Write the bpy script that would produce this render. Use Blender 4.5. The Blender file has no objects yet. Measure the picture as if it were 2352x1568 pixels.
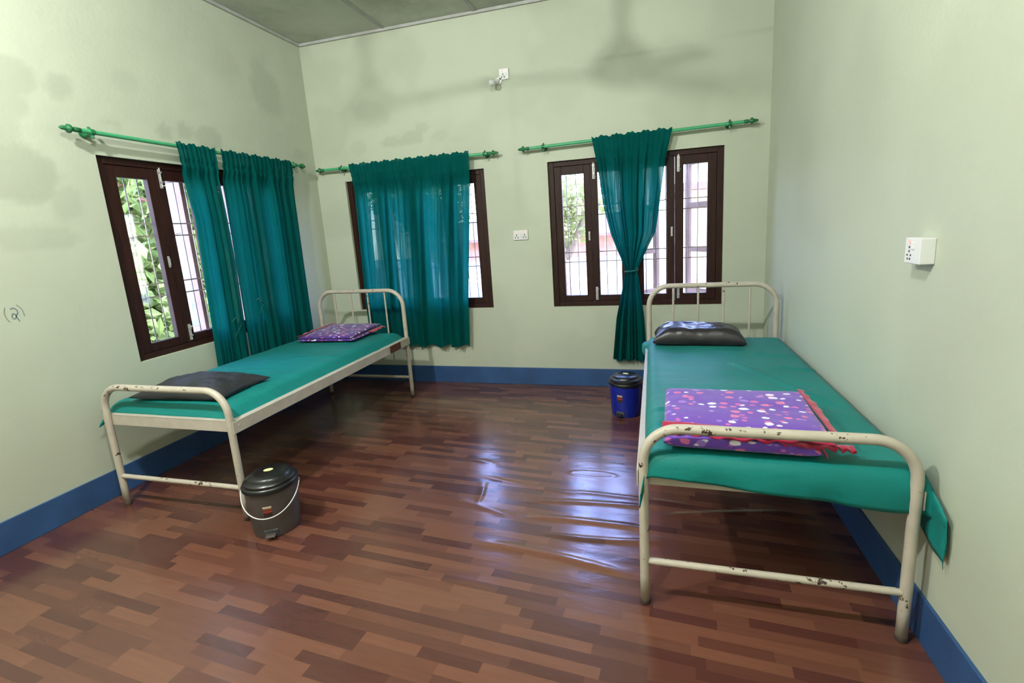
import bpy, bmesh, math, random
import numpy as np
from mathutils import Vector, Matrix
random.seed(7)
S = bpy.context.scene
COL = S.collection
PI = math.pi
W, H = 4.2027, 3.393           # room width and ceiling height; back wall is y=0, left wall x=0
YB = -5.7                      # wall behind the camera

# ------------------------------------------------------------------ camera
R_ = (0.965, 0.255, -0.060); 
def cam_axes():
    yaw, pit, roll = -.2699, .1884, -.061
    cy, sy, cp, sp = math.cos(yaw), math.sin(yaw), math.cos(pit), math.sin(pit)
    f = Vector((sy*cp, cy*cp, -sp)); r = Vector((cy, -sy, 0)); u = r.cross(f)
    cr, sr = math.cos(roll), math.sin(roll)
    return cr*r + sr*u, -sr*r + cr*u, f
cr_, cu_, cf_ = cam_axes()
cam = bpy.data.cameras.new('camera'); camo = bpy.data.objects.new('camera', cam); COL.objects.link(camo)
m = Matrix((( cr_.x, cu_.x, -cf_.x, 3.2926), (cr_.y, cu_.y, -cf_.y, -4.3069), (cr_.z, cu_.z, -cf_.z, 1.5145), (0, 0, 0, 1)))
camo.matrix_world = m
cam.sensor_width = 36; cam.lens = 36*1084.4/2352
cam.shift_x = -27.5/2352; cam.shift_y = -53.15/2352
cam.clip_start = .05
S.camera = camo

# ------------------------------------------------------------------ exposure, world, lights
S.view_settings.view_transform = 'Standard'; S.view_settings.look = 'None'
S.view_settings.gamma = 1; S.view_settings.use_curve_mapping = False
S.view_settings.exposure = 0.22
S.cycles.use_denoising = True
S.cycles.max_bounces = 10; S.cycles.diffuse_bounces = 5; S.cycles.glossy_bounces = 4
S.cycles.transparent_max_bounces = 24; S.cycles.transmission_bounces = 6
S.cycles.sample_clamp_indirect = 6; S.cycles.caustics_reflective = False; S.cycles.caustics_refractive = False

wd = bpy.data.worlds.new('sky'); S.world = wd; wd.use_nodes = True
nt = wd.node_tree; bg = nt.nodes['Background']
tc = nt.nodes.new('ShaderNodeTexCoord'); sp = nt.nodes.new('ShaderNodeSeparateXYZ'); rp = nt.nodes.new('ShaderNodeValToRGB')
nt.links.new(tc.outputs['Generated'], sp.inputs[0]); nt.links.new(sp.outputs['Z'], rp.inputs[0])
rp.color_ramp.elements[0].position = 0.0; rp.color_ramp.elements[0].color = (.62, .60, .57, 1)
rp.color_ramp.elements[1].position = .42; rp.color_ramp.elements[1].color = (.30, .44, 1, 1)
e_ = rp.color_ramp.elements.new(.16); e_.color = (.58, .68, .92, 1)
nt.links.new(rp.outputs[0], bg.inputs['Color']); bg.inputs['Strength'].default_value = 18.0

def light(name, kind, loc, energy, color, **k):
    l = bpy.data.lights.new(name, kind); l.energy = energy; l.color = color
    for a, b in k.items(): setattr(l, a, b)
    o = bpy.data.objects.new(name, l); o.location = loc; COL.objects.link(o); return o
sun = light('sun', 'SUN', (0, 0, 8), 9.0, (1, .93, .82), angle=.01)
sun.rotation_euler = Vector((-.30, .45, -.84)).to_track_quat('-Z', 'Y').to_euler()
LAMPC = (.98, 1.0, .95)
light('room_lamp', 'POINT', (1.04, -3.8, 3.27), 235, LAMPC, shadow_soft_size=.055)
light('room_lamp', 'POINT', (2.76, -3.8, 3.27), 140, LAMPC, shadow_soft_size=.055)
def portal(loc, rot, sx, sy):
    o = light('window_portal', 'AREA', loc, 1, (1, 1, 1), shape='RECTANGLE', size=sx, size_y=sy)
    o.rotation_euler = rot; o.data.cycles.is_portal = True
portal((1.064, .22, 1.42), (-PI/2, 0, 0), 1.47, 1.3)
portal((3.136, .22, 1.42), (-PI/2, 0, 0), 1.47, 1.3)
portal((-.22, -1.297, 1.45), (0, -PI/2, 0), 1.3, 1.47)

# ------------------------------------------------------------------ mesh helpers
class MB:
    def __init__(s): s.v = []; s.f = []; s.m = []
    def add(s, vs, fs, mi=0):
        b = len(s.v); s.v += [tuple(v) for v in vs]; s.f += [tuple(b+i for i in f) for f in fs]; s.m += [mi]*len(fs); return s
    def box(s, x0, x1, y0, y1, z0, z1, mi=0):
        vs = [(x, y, z) for z in (z0, z1) for y in (y0, y1) for x in (x0, x1)]
        return s.add(vs, [(0,2,3,1),(4,5,7,6),(0,1,5,4),(2,6,7,3),(0,4,6,2),(1,3,7,5)], mi)
    def tube(s, pts, r, n=12, mi=0, closed=False, caps=True):
        pts = [Vector(p) for p in pts]; N = len(pts)
        rs = r if isinstance(r, (list, tuple)) else [r]*N
        ts = []
        for i in range(N):
            a = pts[i-1] if (i > 0 or closed) else pts[i]; b = pts[(i+1) % N] if (i < N-1 or closed) else pts[i]
            ts.append((b-a).normalized())
        up = Vector((0, 0, 1)) if abs(ts[0].z) < .9 else Vector((1, 0, 0))
        nrm = (up - ts[0]*up.dot(ts[0])).normalized()
        vs = []
        for i in range(N):
            nrm = (nrm - ts[i]*nrm.dot(ts[i])).normalized(); bn = ts[i].cross(nrm)
            for k in range(n):
                a = 2*PI*k/n; vs.append(pts[i] + (nrm*math.cos(a) + bn*math.sin(a))*rs[i])
        fs = []
        for i in range(N if closed else N-1):
            j = (i+1) % N
            for k in range(n):
                k2 = (k+1) % n; fs.append((i*n+k, i*n+k2, j*n+k2, j*n+k))
        if caps and not closed:
            fs.append(tuple(range(n-1, -1, -1))); fs.append(tuple((N-1)*n+k for k in range(n)))
        return s.add(vs, fs, mi)
    def lathe(s, prof, n=40, c=(0, 0, 0), mi=0, caps=True):
        vs = []; fs = []
        for (r, z) in prof:
            for k in range(n):
                a = 2*PI*k/n; vs.append((c[0]+r*math.cos(a), c[1]+r*math.sin(a), c[2]+z))
        for i in range(len(prof)-1):
            for k in range(n):
                k2 = (k+1) % n; fs.append((i*n+k, i*n+k2, (i+1)*n+k2, (i+1)*n+k))
        if caps:
            fs.append(tuple(range(n-1, -1, -1))); fs.append(tuple((len(prof)-1)*n+k for k in range(n)))
        return s.add(vs, fs, mi)
    def grid(s, P, mi=0, flip=False):
        n, mm = P.shape[:2]; fs = []
        for i in range(n-1):
            for j in range(mm-1):
                q = (i*mm+j, (i+1)*mm+j, (i+1)*mm+j+1, i*mm+j+1)
                fs.append(q[::-1] if flip else q)
        return s.add([tuple(p) for p in P.reshape(-1, 3)], fs, mi)
    def build(s, name, mats, parent=None, smooth=False, loc=None, bevel=0, solid=0, auto=False):
        me = bpy.data.meshes.new(name); me.from_pydata(s.v, [], s.f)
        for mt in (mats if isinstance(mats, (list, tuple)) else [mats]): me.materials.append(mt)
        if any(s.m): me.polygons.foreach_set('material_index', s.m)
        if smooth: me.polygons.foreach_set('use_smooth', [True]*len(s.f))
        if auto:
            bm = bmesh.new(); bm.from_mesh(me)
            for e in bm.edges:
                if len(e.link_faces) == 2 and e.calc_face_angle(0) > .6: e.smooth = False
            for f in bm.faces: f.smooth = True
            bm.to_mesh(me); bm.free()
        o = bpy.data.objects.new(name, me); COL.objects.link(o)
        if parent: o.parent = parent
        if loc: o.location = loc
        if solid:
            md = o.modifiers.new('thickness', 'SOLIDIFY'); md.thickness = solid; md.offset = 0
        if bevel:
            md = o.modifiers.new('bevel', 'BEVEL'); md.width = bevel; md.segments = 2; md.limit_method = 'ANGLE'
        return o
def empty(name, loc=(0, 0, 0), rz=0, parent=None):
    o = bpy.data.objects.new(name, None); o.location = loc; o.rotation_euler = (0, 0, rz); o.empty_display_size = .1
    COL.objects.link(o)
    if parent: o.parent = parent
    return o
def tag(o, label=None, cat=None, group=None, kind=None):
    for k, v in (('label', label), ('category', cat), ('group', group), ('kind', kind)):
        if v: o[k] = v
    return o
def arc(c, r, a0, a1, n, ax, ay):
    c = Vector(c); ax = Vector(ax); ay = Vector(ay)
    return [c + ax*(r*math.cos(a0+(a1-a0)*i/n)) + ay*(r*math.sin(a0+(a1-a0)*i/n)) for i in range(n+1)]

# numpy value noise
_rng = np.random.RandomState(3); _T = _rng.rand(256, 256)
def vnoise(x, y, seed=0):
    x = np.asarray(x, float)+seed*17.3; y = np.asarray(y, float)+seed*9.7
    xi = np.floor(x).astype(int); yi = np.floor(y).astype(int); fx = x-xi; fy = y-yi
    fx = fx*fx*(3-2*fx); fy = fy*fy*(3-2*fy)
    g = lambda a, b: _T[a % 256, b % 256]
    return (g(xi, yi)*(1-fx)+g(xi+1, yi)*fx)*(1-fy)+(g(xi, yi+1)*(1-fx)+g(xi+1, yi+1)*fx)*fy
def fbm(x, y, o=4, seed=0):
    s = 0; a = .5; t = 0
    for k in range(o):
        s = s+a*vnoise(np.asarray(x)*2**k, np.asarray(y)*2**k, seed+k); t += a; a *= .5
    return s/t
def sstep(a, b, x):
    t = np.clip((x-a)/(b-a), 0, 1); return t*t*(3-2*t)

# ------------------------------------------------------------------ materials
class NM:
    def __init__(s, name):
        s.m = bpy.data.materials.new(name); s.m.use_nodes = True; s.t = s.m.node_tree
        s.b = s.t.nodes['Principled BSDF']; s.out = s.t.nodes['Material Output']
    def n(s, typ, **k):
        nd = s.t.nodes.new('ShaderNode'+typ)
        for a, b in k.items():
            if a.startswith('i_'): nd.inputs[int(a[2:]) if a[2:].isdigit() else a[2:]].default_value = b
            else: setattr(nd, a, b)
        return nd
    def l(s, a, b): s.t.links.new(a, b)
    def math(s, op, a, b=None, c=None):
        nd = s.n('Math', operation=op)
        for i, v in enumerate((a, b, c)):
            if v is None: continue
            if isinstance(v, (int, float)): nd.inputs[i].default_value = v
            else: s.l(v, nd.inputs[i])
        return nd.outputs[0]
    def mix(s, fac, a, b, blend='MIX'):
        nd = s.n('Mix', data_type='RGBA', blend_type=blend)
        for i, v in ((0, fac), (6, a), (7, b)):
            if isinstance(v, (int, float)): nd.inputs[i].default_value = v
            elif isinstance(v, tuple): nd.inputs[i].default_value = v
            else: s.l(v, nd.inputs[i])
        return nd.outputs[2]
    def coord(s, which='Object', scale=(1, 1, 1), rot=(0, 0, 0)):
        t = s.n('TexCoord'); mp = s.n('Mapping'); mp.inputs['Scale'].default_value = scale; mp.inputs['Rotation'].default_value = rot
        s.l(t.outputs[which], mp.inputs[0]); return mp.outputs[0]
    def noise(s, vec, scale, detail=3, rough=.5):
        nd = s.n('TexNoise'); nd.inputs['Scale'].default_value = scale; nd.inputs['Detail'].default_value = detail
        nd.inputs['Roughness'].default_value = rough
        s.l(vec, nd.inputs['Vector']); return nd.outputs[0]
    def ramp(s, fac, stops):
        nd = s.n('ValToRGB'); cr = nd.color_ramp
        while len(cr.elements) < len(stops): cr.elements.new(.5)
        for e, (p, c) in zip(cr.elements, stops): e.position = p; e.color = c
        s.l(fac, nd.inputs[0]); return nd.outputs[0]
    def bump(s, h, strength, dist=.01):
        nd = s.n('Bump'); nd.inputs['Strength'].default_value = strength; nd.inputs['Distance'].default_value = dist
        s.l(h, nd.inputs['Height']); s.l(nd.outputs[0], s.b.inputs['Normal'])
    def set(s, col=None, rough=.5, metal=0, spec=.5):
        if col is not None:
            if isinstance(col, tuple): s.b.inputs['Base Color'].default_value = col
            else: s.l(col, s.b.inputs['Base Color'])
        s.b.inputs['Roughness'].default_value = rough; s.b.inputs['Metallic'].default_value = metal
        s.b.inputs['Specular IOR Level'].default_value = spec; return s
def C(r, g, b):   # sRGB 0-255 -> linear
    f = lambda c: (c/255/12.92) if c <= 10 else ((c/255+.055)/1.055)**2.4
    return (f(r), f(g), f(b), 1)
def varied(name, col, rough=.5, amt=.12, scale=8, bump=0, spec=.5, bscale=None):
    q = NM(name); v = q.coord(); n = q.noise(v, scale)
    d = tuple(c*(1-amt) for c in col[:3])+(1,); b = tuple(min(1, c*(1+amt)) for c in col[:3])+(1,)
    q.set(q.ramp(n, [(.3, d), (.7, b)]), rough, 0, spec)
    if bump: q.bump(q.noise(v, bscale or scale*3, 4), bump)
    return q.m

def wall_mat(name, col):
    q = NM(name); at = q.n('Attribute', attribute_name='stain')
    v = q.coord(); n = q.noise(v, 1.6, 4); n2 = q.noise(v, 38, 3)
    base = q.ramp(n, [(.3, tuple(c*.95 for c in col[:3])+(1,)), (.7, col)])
    stain = q.mix(at.outputs['Fac'], base, (col[0]*.62, col[1]*.62, col[2]*.60, 1))
    q.set(stain, .55, 0, .35)
    b = q.math('ADD', q.math('MULTIPLY', n2, .35), q.noise(v, 6, 4))
    q.bump(b, .22, .012); return q.m
M_wall = wall_mat('lime_wall_paint', (.495, .53, .425, 1))
M_base = varied('blue_skirting_paint', (.026, .075, .20, 1), .45, .18, 5, .1)
M_reveal = varied('reveal_paint', (.52, .55, .38, 1), .6)
M_ext = varied('outside_plaster', (.6, .58, .5, 1), .8)

def chip_paint(name, col, lo, scale):
    q = NM(name); v = q.coord(); n = q.noise(v, scale, 5, .62); n2 = q.noise(v, 3.0, 2)
    f = q.math('ADD', n, q.math('MULTIPLY', n2, .35))
    fac = q.ramp(f, [(lo, (0, 0, 0, 1)), (lo+.015, (1, 1, 1, 1))])
    tone = q.ramp(q.noise(v, 14, 3), [(.3, tuple(c*.86 for c in col[:3])+(1,)), (.65, col)])
    q.set(q.mix(fac, tone, (.045, .022, .016, 1)), .42, 0, .5)
    q.bump(q.math('MULTIPLY', fac, -1), .25, .002); return q.m
M_bed = chip_paint('chipped_cream_enamel', (0.50, .445, .37, 1), .815, 26)
M_rail = chip_paint('cream_rail_enamel', (.50, .445, .38, 1), .87, 18)
M_deck = varied('white_deck', (.62, .62, .57, 1), .5)
M_rust = varied('brown_rust', (.10, .032, .015, 1), .8, .4, 40)
M_foot = varied('rusty_foot_cap', (.05, .03, .022, 1), .7)

def cloth(name, col, rough=.8, sheen=.15, weave=420, crease=.5):
    q = NM(name); v = q.coord(); n = q.noise(v, 3, 3)
    q.set(q.ramp(n, [(.3, tuple(c*.9 for c in col[:3])+(1,)), (.7, tuple(c*1.08 for c in col[:3])+(1,))]), rough, 0, .25)
    q.b.inputs['Sheen Weight'].default_value = sheen
    b = q.math('ADD', q.math('MULTIPLY', q.noise(v, weave, 1), .1), q.noise(q.coord(scale=(1.2, 5, 3)), 3.2, 4, .55))
    q.bump(b, crease, .012); return q.m
M_sheet = cloth('teal_cotton_sheet', (.003, .168, .152, 1), .5, .02)

def curtain_mat():
    q = NM('teal_curtain_cloth'); v = q.coord()
    n = q.noise(v, 6, 3)
    col = q.ramp(n, [(.3, (.002, .088, .083, 1)), (.7, (.003, .108, .102, 1))])
    d = q.n('BsdfDiffuse'); q.l(col, d.inputs[0])
    t = q.n('BsdfTranslucent'); t.inputs[0].default_value = (.004, .12, .104, 1)
    tr = q.n('BsdfTransparent'); tr.inputs[0].default_value = (.55, .85, .85, 1)
    m1 = q.n('MixShader'); m1.inputs[0].default_value = .38; q.l(d.outputs[0], m1.inputs[1]); q.l(t.outputs[0], m1.inputs[2])
    lw = q.n('LayerWeight'); lw.inputs[0].default_value = .5
    stv = q.coord(scale=(1, 1, .07)); st = q.n('TexNoise'); st.inputs['Scale'].default_value = 13; st.inputs['Detail'].default_value = 2; q.l(stv, st.inputs['Vector'])
    stk = q.math('ADD', .12, q.math('MULTIPLY', q.math('SMOOTH_MIN', q.math('MAXIMUM', q.math('MULTIPLY', q.math('SUBTRACT', st.outputs[0], .50), 7), 0), 1, .1), 1))
    f = q.math('MULTIPLY', q.math('MULTIPLY', q.math('POWER', q.math('SUBTRACT', 1, lw.outputs['Facing']), 1.6), .045), stk)
    m2 = q.n('MixShader'); q.l(f, m2.inputs[0]); q.l(m1.outputs[0], m2.inputs[1]); q.l(tr.outputs[0], m2.inputs[2])
    q.l(m2.outputs[0], q.out.inputs[0]); return q.m
M_curt = curtain_mat()
M_curt_head = varied('teal_curtain_header', (.004, .10, .088, 1), .85, .12, 10)
M_rod = varied('green_rod_enamel', (.06, .37, .165, 1), .35)
M_rodk = varied('dark_green_plastic', (.014, .135, .05, 1), .4)

def wood_mat():
    q = NM('dark_varnished_wood'); v = q.coord(scale=(9, 9, 1.2)); n = q.noise(v, 5, 5, .6)
    q.set(q.ramp(n, [(.3, (.015, .0042, .003, 1)), (.7, (.033, .0095, .0065, 1))]), .5, 0, .22); q.bump(n, .08, .004); return q.m
M_wood = wood_mat()
M_wood2 = varied('glare_lightened_outer_wood', (.30, .19, .155, 1), .7, .2, 6)  # brown wood lightened in colour to stand in for strong outdoor light
def glass_mat(name, w=.08, tint=(1, 1, 1, 1), frost=0.0):
    q = NM(name); tr = q.n('BsdfTransparent'); tr.inputs[0].default_value = tint
    g = q.n('BsdfGlossy'); g.inputs['Roughness'].default_value = .03
    ms = q.n('MixShader'); ms.inputs[0].default_value = w*.6
    q.l(tr.outputs[0], ms.inputs[1]); q.l(g.outputs[0], ms.inputs[2])
    res = ms.outputs[0]
    if frost:
        df = q.n('BsdfDiffuse'); df.inputs[0].default_value = (.30, .29, .28, 1)
        tl = q.n('BsdfTranslucent'); tl.inputs[0].default_value = (.22, .22, .21, 1)
        a = q.n('AddShader'); q.l(df.outputs[0], a.inputs[0]); q.l(tl.outputs[0], a.inputs[1])
        m3 = q.n('MixShader'); v = q.coord(); n = q.noise(v, 14, 4)
        q.l(q.math('MULTIPLY', n, frost), m3.inputs[0]); q.l(res, m3.inputs[1]); q.l(a.outputs[0], m3.inputs[2]); res = m3.outputs[0]
    q.l(res, q.out.inputs[0]); return q.m
M_glass = glass_mat('window_glass')
def leaf_glass_mat():
    q = NM('clear_outer_glass'); tr = q.n('BsdfTransparent'); g = q.n('BsdfGlossy'); g.inputs['Roughness'].default_value = .05
    ms = q.n('MixShader'); ms.inputs[0].default_value = .07; q.l(tr.outputs[0], ms.inputs[1]); q.l(g.outputs[0], ms.inputs[2]); q.l(ms.outputs[0], q.out.inputs[0]); return q.m
M_clear = leaf_glass_mat()
M_dusty = glass_mat('dusty_outer_glass', .08, (.95, .95, .97, 1), .75)
M_bolt = NM('aluminium_bolt').set((.55, .55, .54, 1), .4, .6).m
M_grill = varied('glare_lightened_grille', (.42, .34, .32, 1), .5)  # pale colour imitates the outdoor glare washing over the bars
M_white = varied('white_plastic', (.70, .70, .70, 1), .35, .04)
M_slot = NM('dark_slot').set((.05, .05, .055, 1), .6).m
def emis(name, col, st):
    q = NM(name); q.set(col, .4); q.b.inputs['Emission Color'].default_value = col; q.b.inputs['Emission Strength'].default_value = st; return q.m
M_led = emis('red_indicator', (1, .22, .2, 1), 1.3)
M_ink = NM('blue_marker_ink').set((.15, .21, .24, 1), .6).m
M_ink2 = NM('faded_marker_ink').set((.24, .27, .20, 1), .6).m
M_bulb = NM('milky_bulb_glass').set((.62, .64, .62, 1), .2).m
M_blackp = varied('glossy_black_plastic', (.006, .006, .007, 1), .3)
M_greyp = varied('charcoal_plastic', (.068, .056, .052, 1), .38, .1)
M_bluep = varied('deep_blue_plastic', (.004, .015, .25, 1), .33, .1)
M_wire = NM('white_coated_wire').set((.72, .74, .72, 1), .35).m
M_stk = [NM('sticker_dark').set((.03, .012, .008, 1), .4).m, NM('sticker_white').set((.55, .5, .45, 1), .4).m,
         NM('sticker_red').set((.30, .035, .015, 1), .4).m, NM('sticker_orange').set((.25, .12, .03, 1), .4).m]
M_oval = NM('pale_yellow_sticker').set((.68, .70, .36, 1), .5).m
def rexine(name, col, rough):
    q = NM(name); v = q.coord(); q.set(col, rough, 0, .5)
    q.bump(q.math('ADD', q.noise(v, 9, 4), q.math('MULTIPLY', q.noise(v, 300, 1), .06)), .35, .012); return q.m
M_pil1 = rexine('matt_black_rexine', (.017, .017, .019, 1), .52)
M_pil2 = rexine('glossy_black_rexine', (.020, .016, .020, 1), .32)

def blanket_mat(name, base, sc):
    q = NM(name)
    def layer(scale, seed, r0, r1):
        v = q.n('Mapping'); v.inputs['Location'].default_value = (seed, seed*.7, seed*.3)
        v.inputs['Scale'].default_value = (1, 1.45, 1.5)
        t = q.n('TexCoord'); q.l(t.outputs['Object'], v.inputs[0])
        nz = q.n('TexNoise'); nz.inputs['Scale'].default_value = 30; q.l(v.outputs[0], nz.inputs['Vector'])
        ad = q.n('VectorMath', operation='MULTIPLY_ADD'); q.l(nz.outputs['Color'], ad.inputs[0]); ad.inputs[1].default_value = (.016, .016, .016); q.l(v.outputs[0], ad.inputs[2])
        vo = q.n('TexVoronoi', feature='F1'); vo.inputs['Scale'].default_value = scale; vo.inputs['Randomness'].default_value = .8
        q.l(ad.outputs[0], vo.inputs['Vector'])
        mask = q.ramp(vo.outputs['Distance'], [(r0, (1, 1, 1, 1)), (r1, (0, 0, 0, 1))])
        sx = q.n('SeparateColor'); q.l(vo.outputs['Color'], sx.inputs[0])
        col = q.n('ValToRGB'); cr = col.color_ramp; cr.interpolation = 'CONSTANT'
        cr.elements.new(.5); cr.elements.new(.8)
        for i_, (p, c) in enumerate(((0, C(200, 100, 172)), (.33, C(228, 224, 243)), (.60, C(152, 114, 202)), (.72, C(214, 112, 165)))):
            cr.elements[i_].position = p; cr.elements[i_].color = c
        q.l(sx.outputs[0], col.inputs[0]); return mask, col.outputs[0]
    m1, c1 = layer(sc, 1.3, .26, .32); m2, c2 = layer(sc*1.15, 5.1, .18, .25)
    c = q.mix(m2, base, c2); c = q.mix(m1, c, c1)
    q.set(c, .9, 0, .1); q.b.inputs['Sheen Weight'].default_value = .3
    v = q.coord(); q.bump(q.math('ADD', q.noise(v, 180, 2), q.noise(v, 10, 3)), .3, .006); return q.m
M_blank1 = blanket_mat('purple_spotted_fleece', C(108, 70, 172), 16)
M_blank2 = blanket_mat('deep_purple_spotted_fleece', C(78, 42, 128), 17)
M_trim = cloth('crimson_trim', C(165, 28, 66), .85, .3)

# floor: printed vinyl sheet
def floor_mat():
    q = NM('printed_parquet_vinyl'); v = q.coord(rot=(0, 0, .07))
    s = q.n('SeparateXYZ'); q.l(v, s.inputs[0]); x, y = s.outputs[0], s.outputs[1]
    PW, PL = .045, .24
    row = q.math('FLOOR', q.math('DIVIDE', y, PW))
    wn = q.n('TexWhiteNoise', noise_dimensions='1D'); q.l(row, wn.inputs['W'])
    u = q.math('ADD', q.math('DIVIDE', x, q.math('ADD', PL, q.math('MULTIPLY', q.math('FRACT', q.math('MULTIPLY', wn.outputs[0], 31.7)), .16))), q.math('MULTIPLY', wn.outputs[0], 7.0))
    cell = q.math('FLOOR', u)
    cb = q.n('CombineXYZ'); q.l(cell, cb.inputs[0]); q.l(row, cb.inputs[1])
    w2 = q.n('TexWhiteNoise', noise_dimensions='2D'); q.l(cb.outputs[0], w2.inputs['Vector'])
    tone = q.n('ValToRGB'); cr = tone.color_ramp; cr.interpolation = 'CONSTANT'
    st = [(0, C(78, 44, 38)), (.28, C(98, 60, 48)), (.58, C(108, 68, 53)), (.84, C(88, 52, 43))]
    while len(cr.elements) < 4: cr.elements.new(.5)
    for e, (p, c) in zip(cr.elements, st): e.position = p; e.color = c
    q.l(w2.outputs[0], tone.inputs[0])
    g = q.n('Mapping'); g.inputs['Scale'].default_value = (2, 18, 1); q.l(v, g.inputs[0])
    gr = q.noise(g.outputs[0], 3, 2, .5)
    col = q.mix(.16, tone.outputs[0], q.ramp(gr, [(.3, (.55, .55, .55, 1)), (.7, (1.25, 1.2, 1.2, 1))]), 'MULTIPLY')
    q.set(col, .2, 0, 1.0)
    rg = q.noise(q.coord(scale=(1, 1, 1)), 2.2, 3)
    q.l(q.ramp(rg, [(.3, (.19, .19, .19, 1)), (.7, (.26, .26, .26, 1))]), q.b.inputs['Roughness'])
    b = q.math('ADD', q.math('MULTIPLY', gr, .08), q.noise(q.coord(scale=(1, 2.6, 1)), 5.5, 3))
    q.bump(b, .10, .02); return q.m
M_floor = floor_mat()
def ceil_mat():
    q = NM('stained_grey_ceiling_board'); v = q.coord(); n = q.noise(v, 1.7, 5, .6)
    q.set(q.ramp(n, [(.3, (.36, .38, .33, 1)), (.55, (.54, .56, .50, 1)), (.75, (.60, .61, .56, 1))]), .8, 0, .2); return q.m
M_ceil = ceil_mat()
M_batten = varied('pale_grey_batten', (.40, .40, .39, 1), .7)

# ------------------------------------------------------------------ the room
MX0, MX1, RX0, RX1, BZ0, BZ1 = .325, 1.803, 2.402, 3.872, .77, 2.078
LY0, LY1, LZ0, LZ1 = -2.035, -.56, .790, 2.115
T = .23
def lines(lo, hi, cuts, st):
    pts = sorted(set([lo, hi]+[c for c in cuts if lo < c < hi])); out = []
    for a, b in zip(pts, pts[1:]):
        n = max(1, round((b-a)/st)); out += [a+(b-a)*i/n for i in range(n)]
    return np.array(out+[hi])
def make_wall(name, origin, ua, na, u0, u1, holes, st, stain, step=.03):
    """inner face z 0..H along ua from u0..u1; na = outward normal; holes = (ua,ub,za,zb)"""
    us = lines(u0, u1, [h for x in holes for h in x[:2]], step); zs = lines(0, H+.12, [h for x in holes for h in x[2:]], step)
    U, Z = np.meshgrid(us, zs, indexing='ij'); o = np.array(origin, float); ua = np.array(ua, float); na = np.array(na, float)
    up = np.array((0, 0, 1.))
    P = o+U[..., None]*ua+Z[..., None]*up
    n, mm = U.shape; V = [tuple(p) for p in P.reshape(-1, 3)]; F = []
    inh = lambda a, b: any(h[0] < a < h[1] and h[2] < b < h[3] for h in holes)
    flip = np.dot(np.cross(ua, up), na) > 0
    for i in range(n-1):
        for j in range(mm-1):
            if inh((us[i]+us[i+1])/2, (zs[j]+zs[j+1])/2): continue
            q = (i*mm+j, (i+1)*mm+j, (i+1)*mm+j+1, i*mm+j+1); F.append(q[::-1] if flip else q)
    sv = stain(U, Z).reshape(-1) if stain else np.zeros(n*mm)
    mi = [0]*len(F); k0 = len(V)
    mb = MB(); mb.v = V; mb.f = F; mb.m = mi
    def pt(u, z, d): return tuple(o+u*ua+z*up+d*na)
    cu = sorted(set([u0, u1]+[h for x in holes for h in x[:2]])); cz = sorted(set([0, H+.12]+[h for x in holes for h in x[2:]]))
    for a, b in zip(cu, cu[1:]):
        for c, d in zip(cz, cz[1:]):
            if not inh((a+b)/2, (c+d)/2): mb.add([pt(a, c, T), pt(b, c, T), pt(b, d, T), pt(a, d, T)], [(0, 1, 2, 3)], 2)
    for (a, b, c, d) in holes:
        for (p, q) in (((a, c), (b, c)), ((b, c), (b, d)), ((b, d), (a, d)), ((a, d), (a, c))):
            mb.add([pt(*p, 0), pt(*q, 0), pt(*q, T), pt(*p, T)], [(0, 1, 2, 3)], 1)
    for (p, q) in (((u0, 0), (u1, 0)), ((u1, 0), (u1, H+.12)), ((u1, H+.12), (u0, H+.12)), ((u0, H+.12), (u0, 0))):
        mb.add([pt(*p, 0), pt(*q, 0), pt(*q, T), pt(*p, T)], [(0, 1, 2, 3)], 2)
    ob = mb.build(name, [M_wall, M_reveal, M_ext]); me = ob.data
    at = me.attributes.new('stain', 'FLOAT', 'POINT'); vals = np.zeros(len(me.vertices)); vals[:k0] = sv
    at.data.foreach_set('value', vals)
    bm = bmesh.new(); bm.from_mesh(me); bmesh.ops.recalc_face_normals(bm, faces=bm.faces); bm.to_mesh(me); bm.free()
    return tag(ob, kind='structure')
def marks_back(U, Z):
    n = fbm(U*2.1, Z*2.1, 4, 2); n3 = fbm(U*6, Z*6, 3, 5)
    s = .18*sstep(.45, .62, n)
    # darker blotches over the curtained window
    for (x, z, a, b, k) in ((.86, 2.40, .16, .055, .34), (1.12, 2.42, .13, .08, .38), (1.22, 2.50, .10, .06, .3), (1.40, 2.41, .12, .05, .30), (1.58, 2.36, .13, .05, .26), (.52, 2.38, .10, .07, .22), (.75, 2.66, .24, .14, .20)):
        s = np.maximum(s, k*sstep(1.0, .8, np.hypot((U-x)/a, (Z-z)/b)+(n3-.5)*1.0))
    # thin crack running to the right corner and tide along ceiling
    zc = 2.83+(U-2.3)*.028+.006*(n3-.5); s += .30*np.exp(-((Z-zc)/.010)**2)*sstep(2.3, 2.7, U)
    s += .25*sstep(.16, .0, H-Z-.10*(n-.5))*sstep(.3, .6, fbm(U*3, Z*0, 3, 8))
    s += .22*sstep(.05, .0, np.abs(U-2.12)-.012)*sstep(2.85, 2.7, Z)*sstep(1.45, 1.9, Z)*n3
    return np.clip(s, 0, 1)
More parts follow.
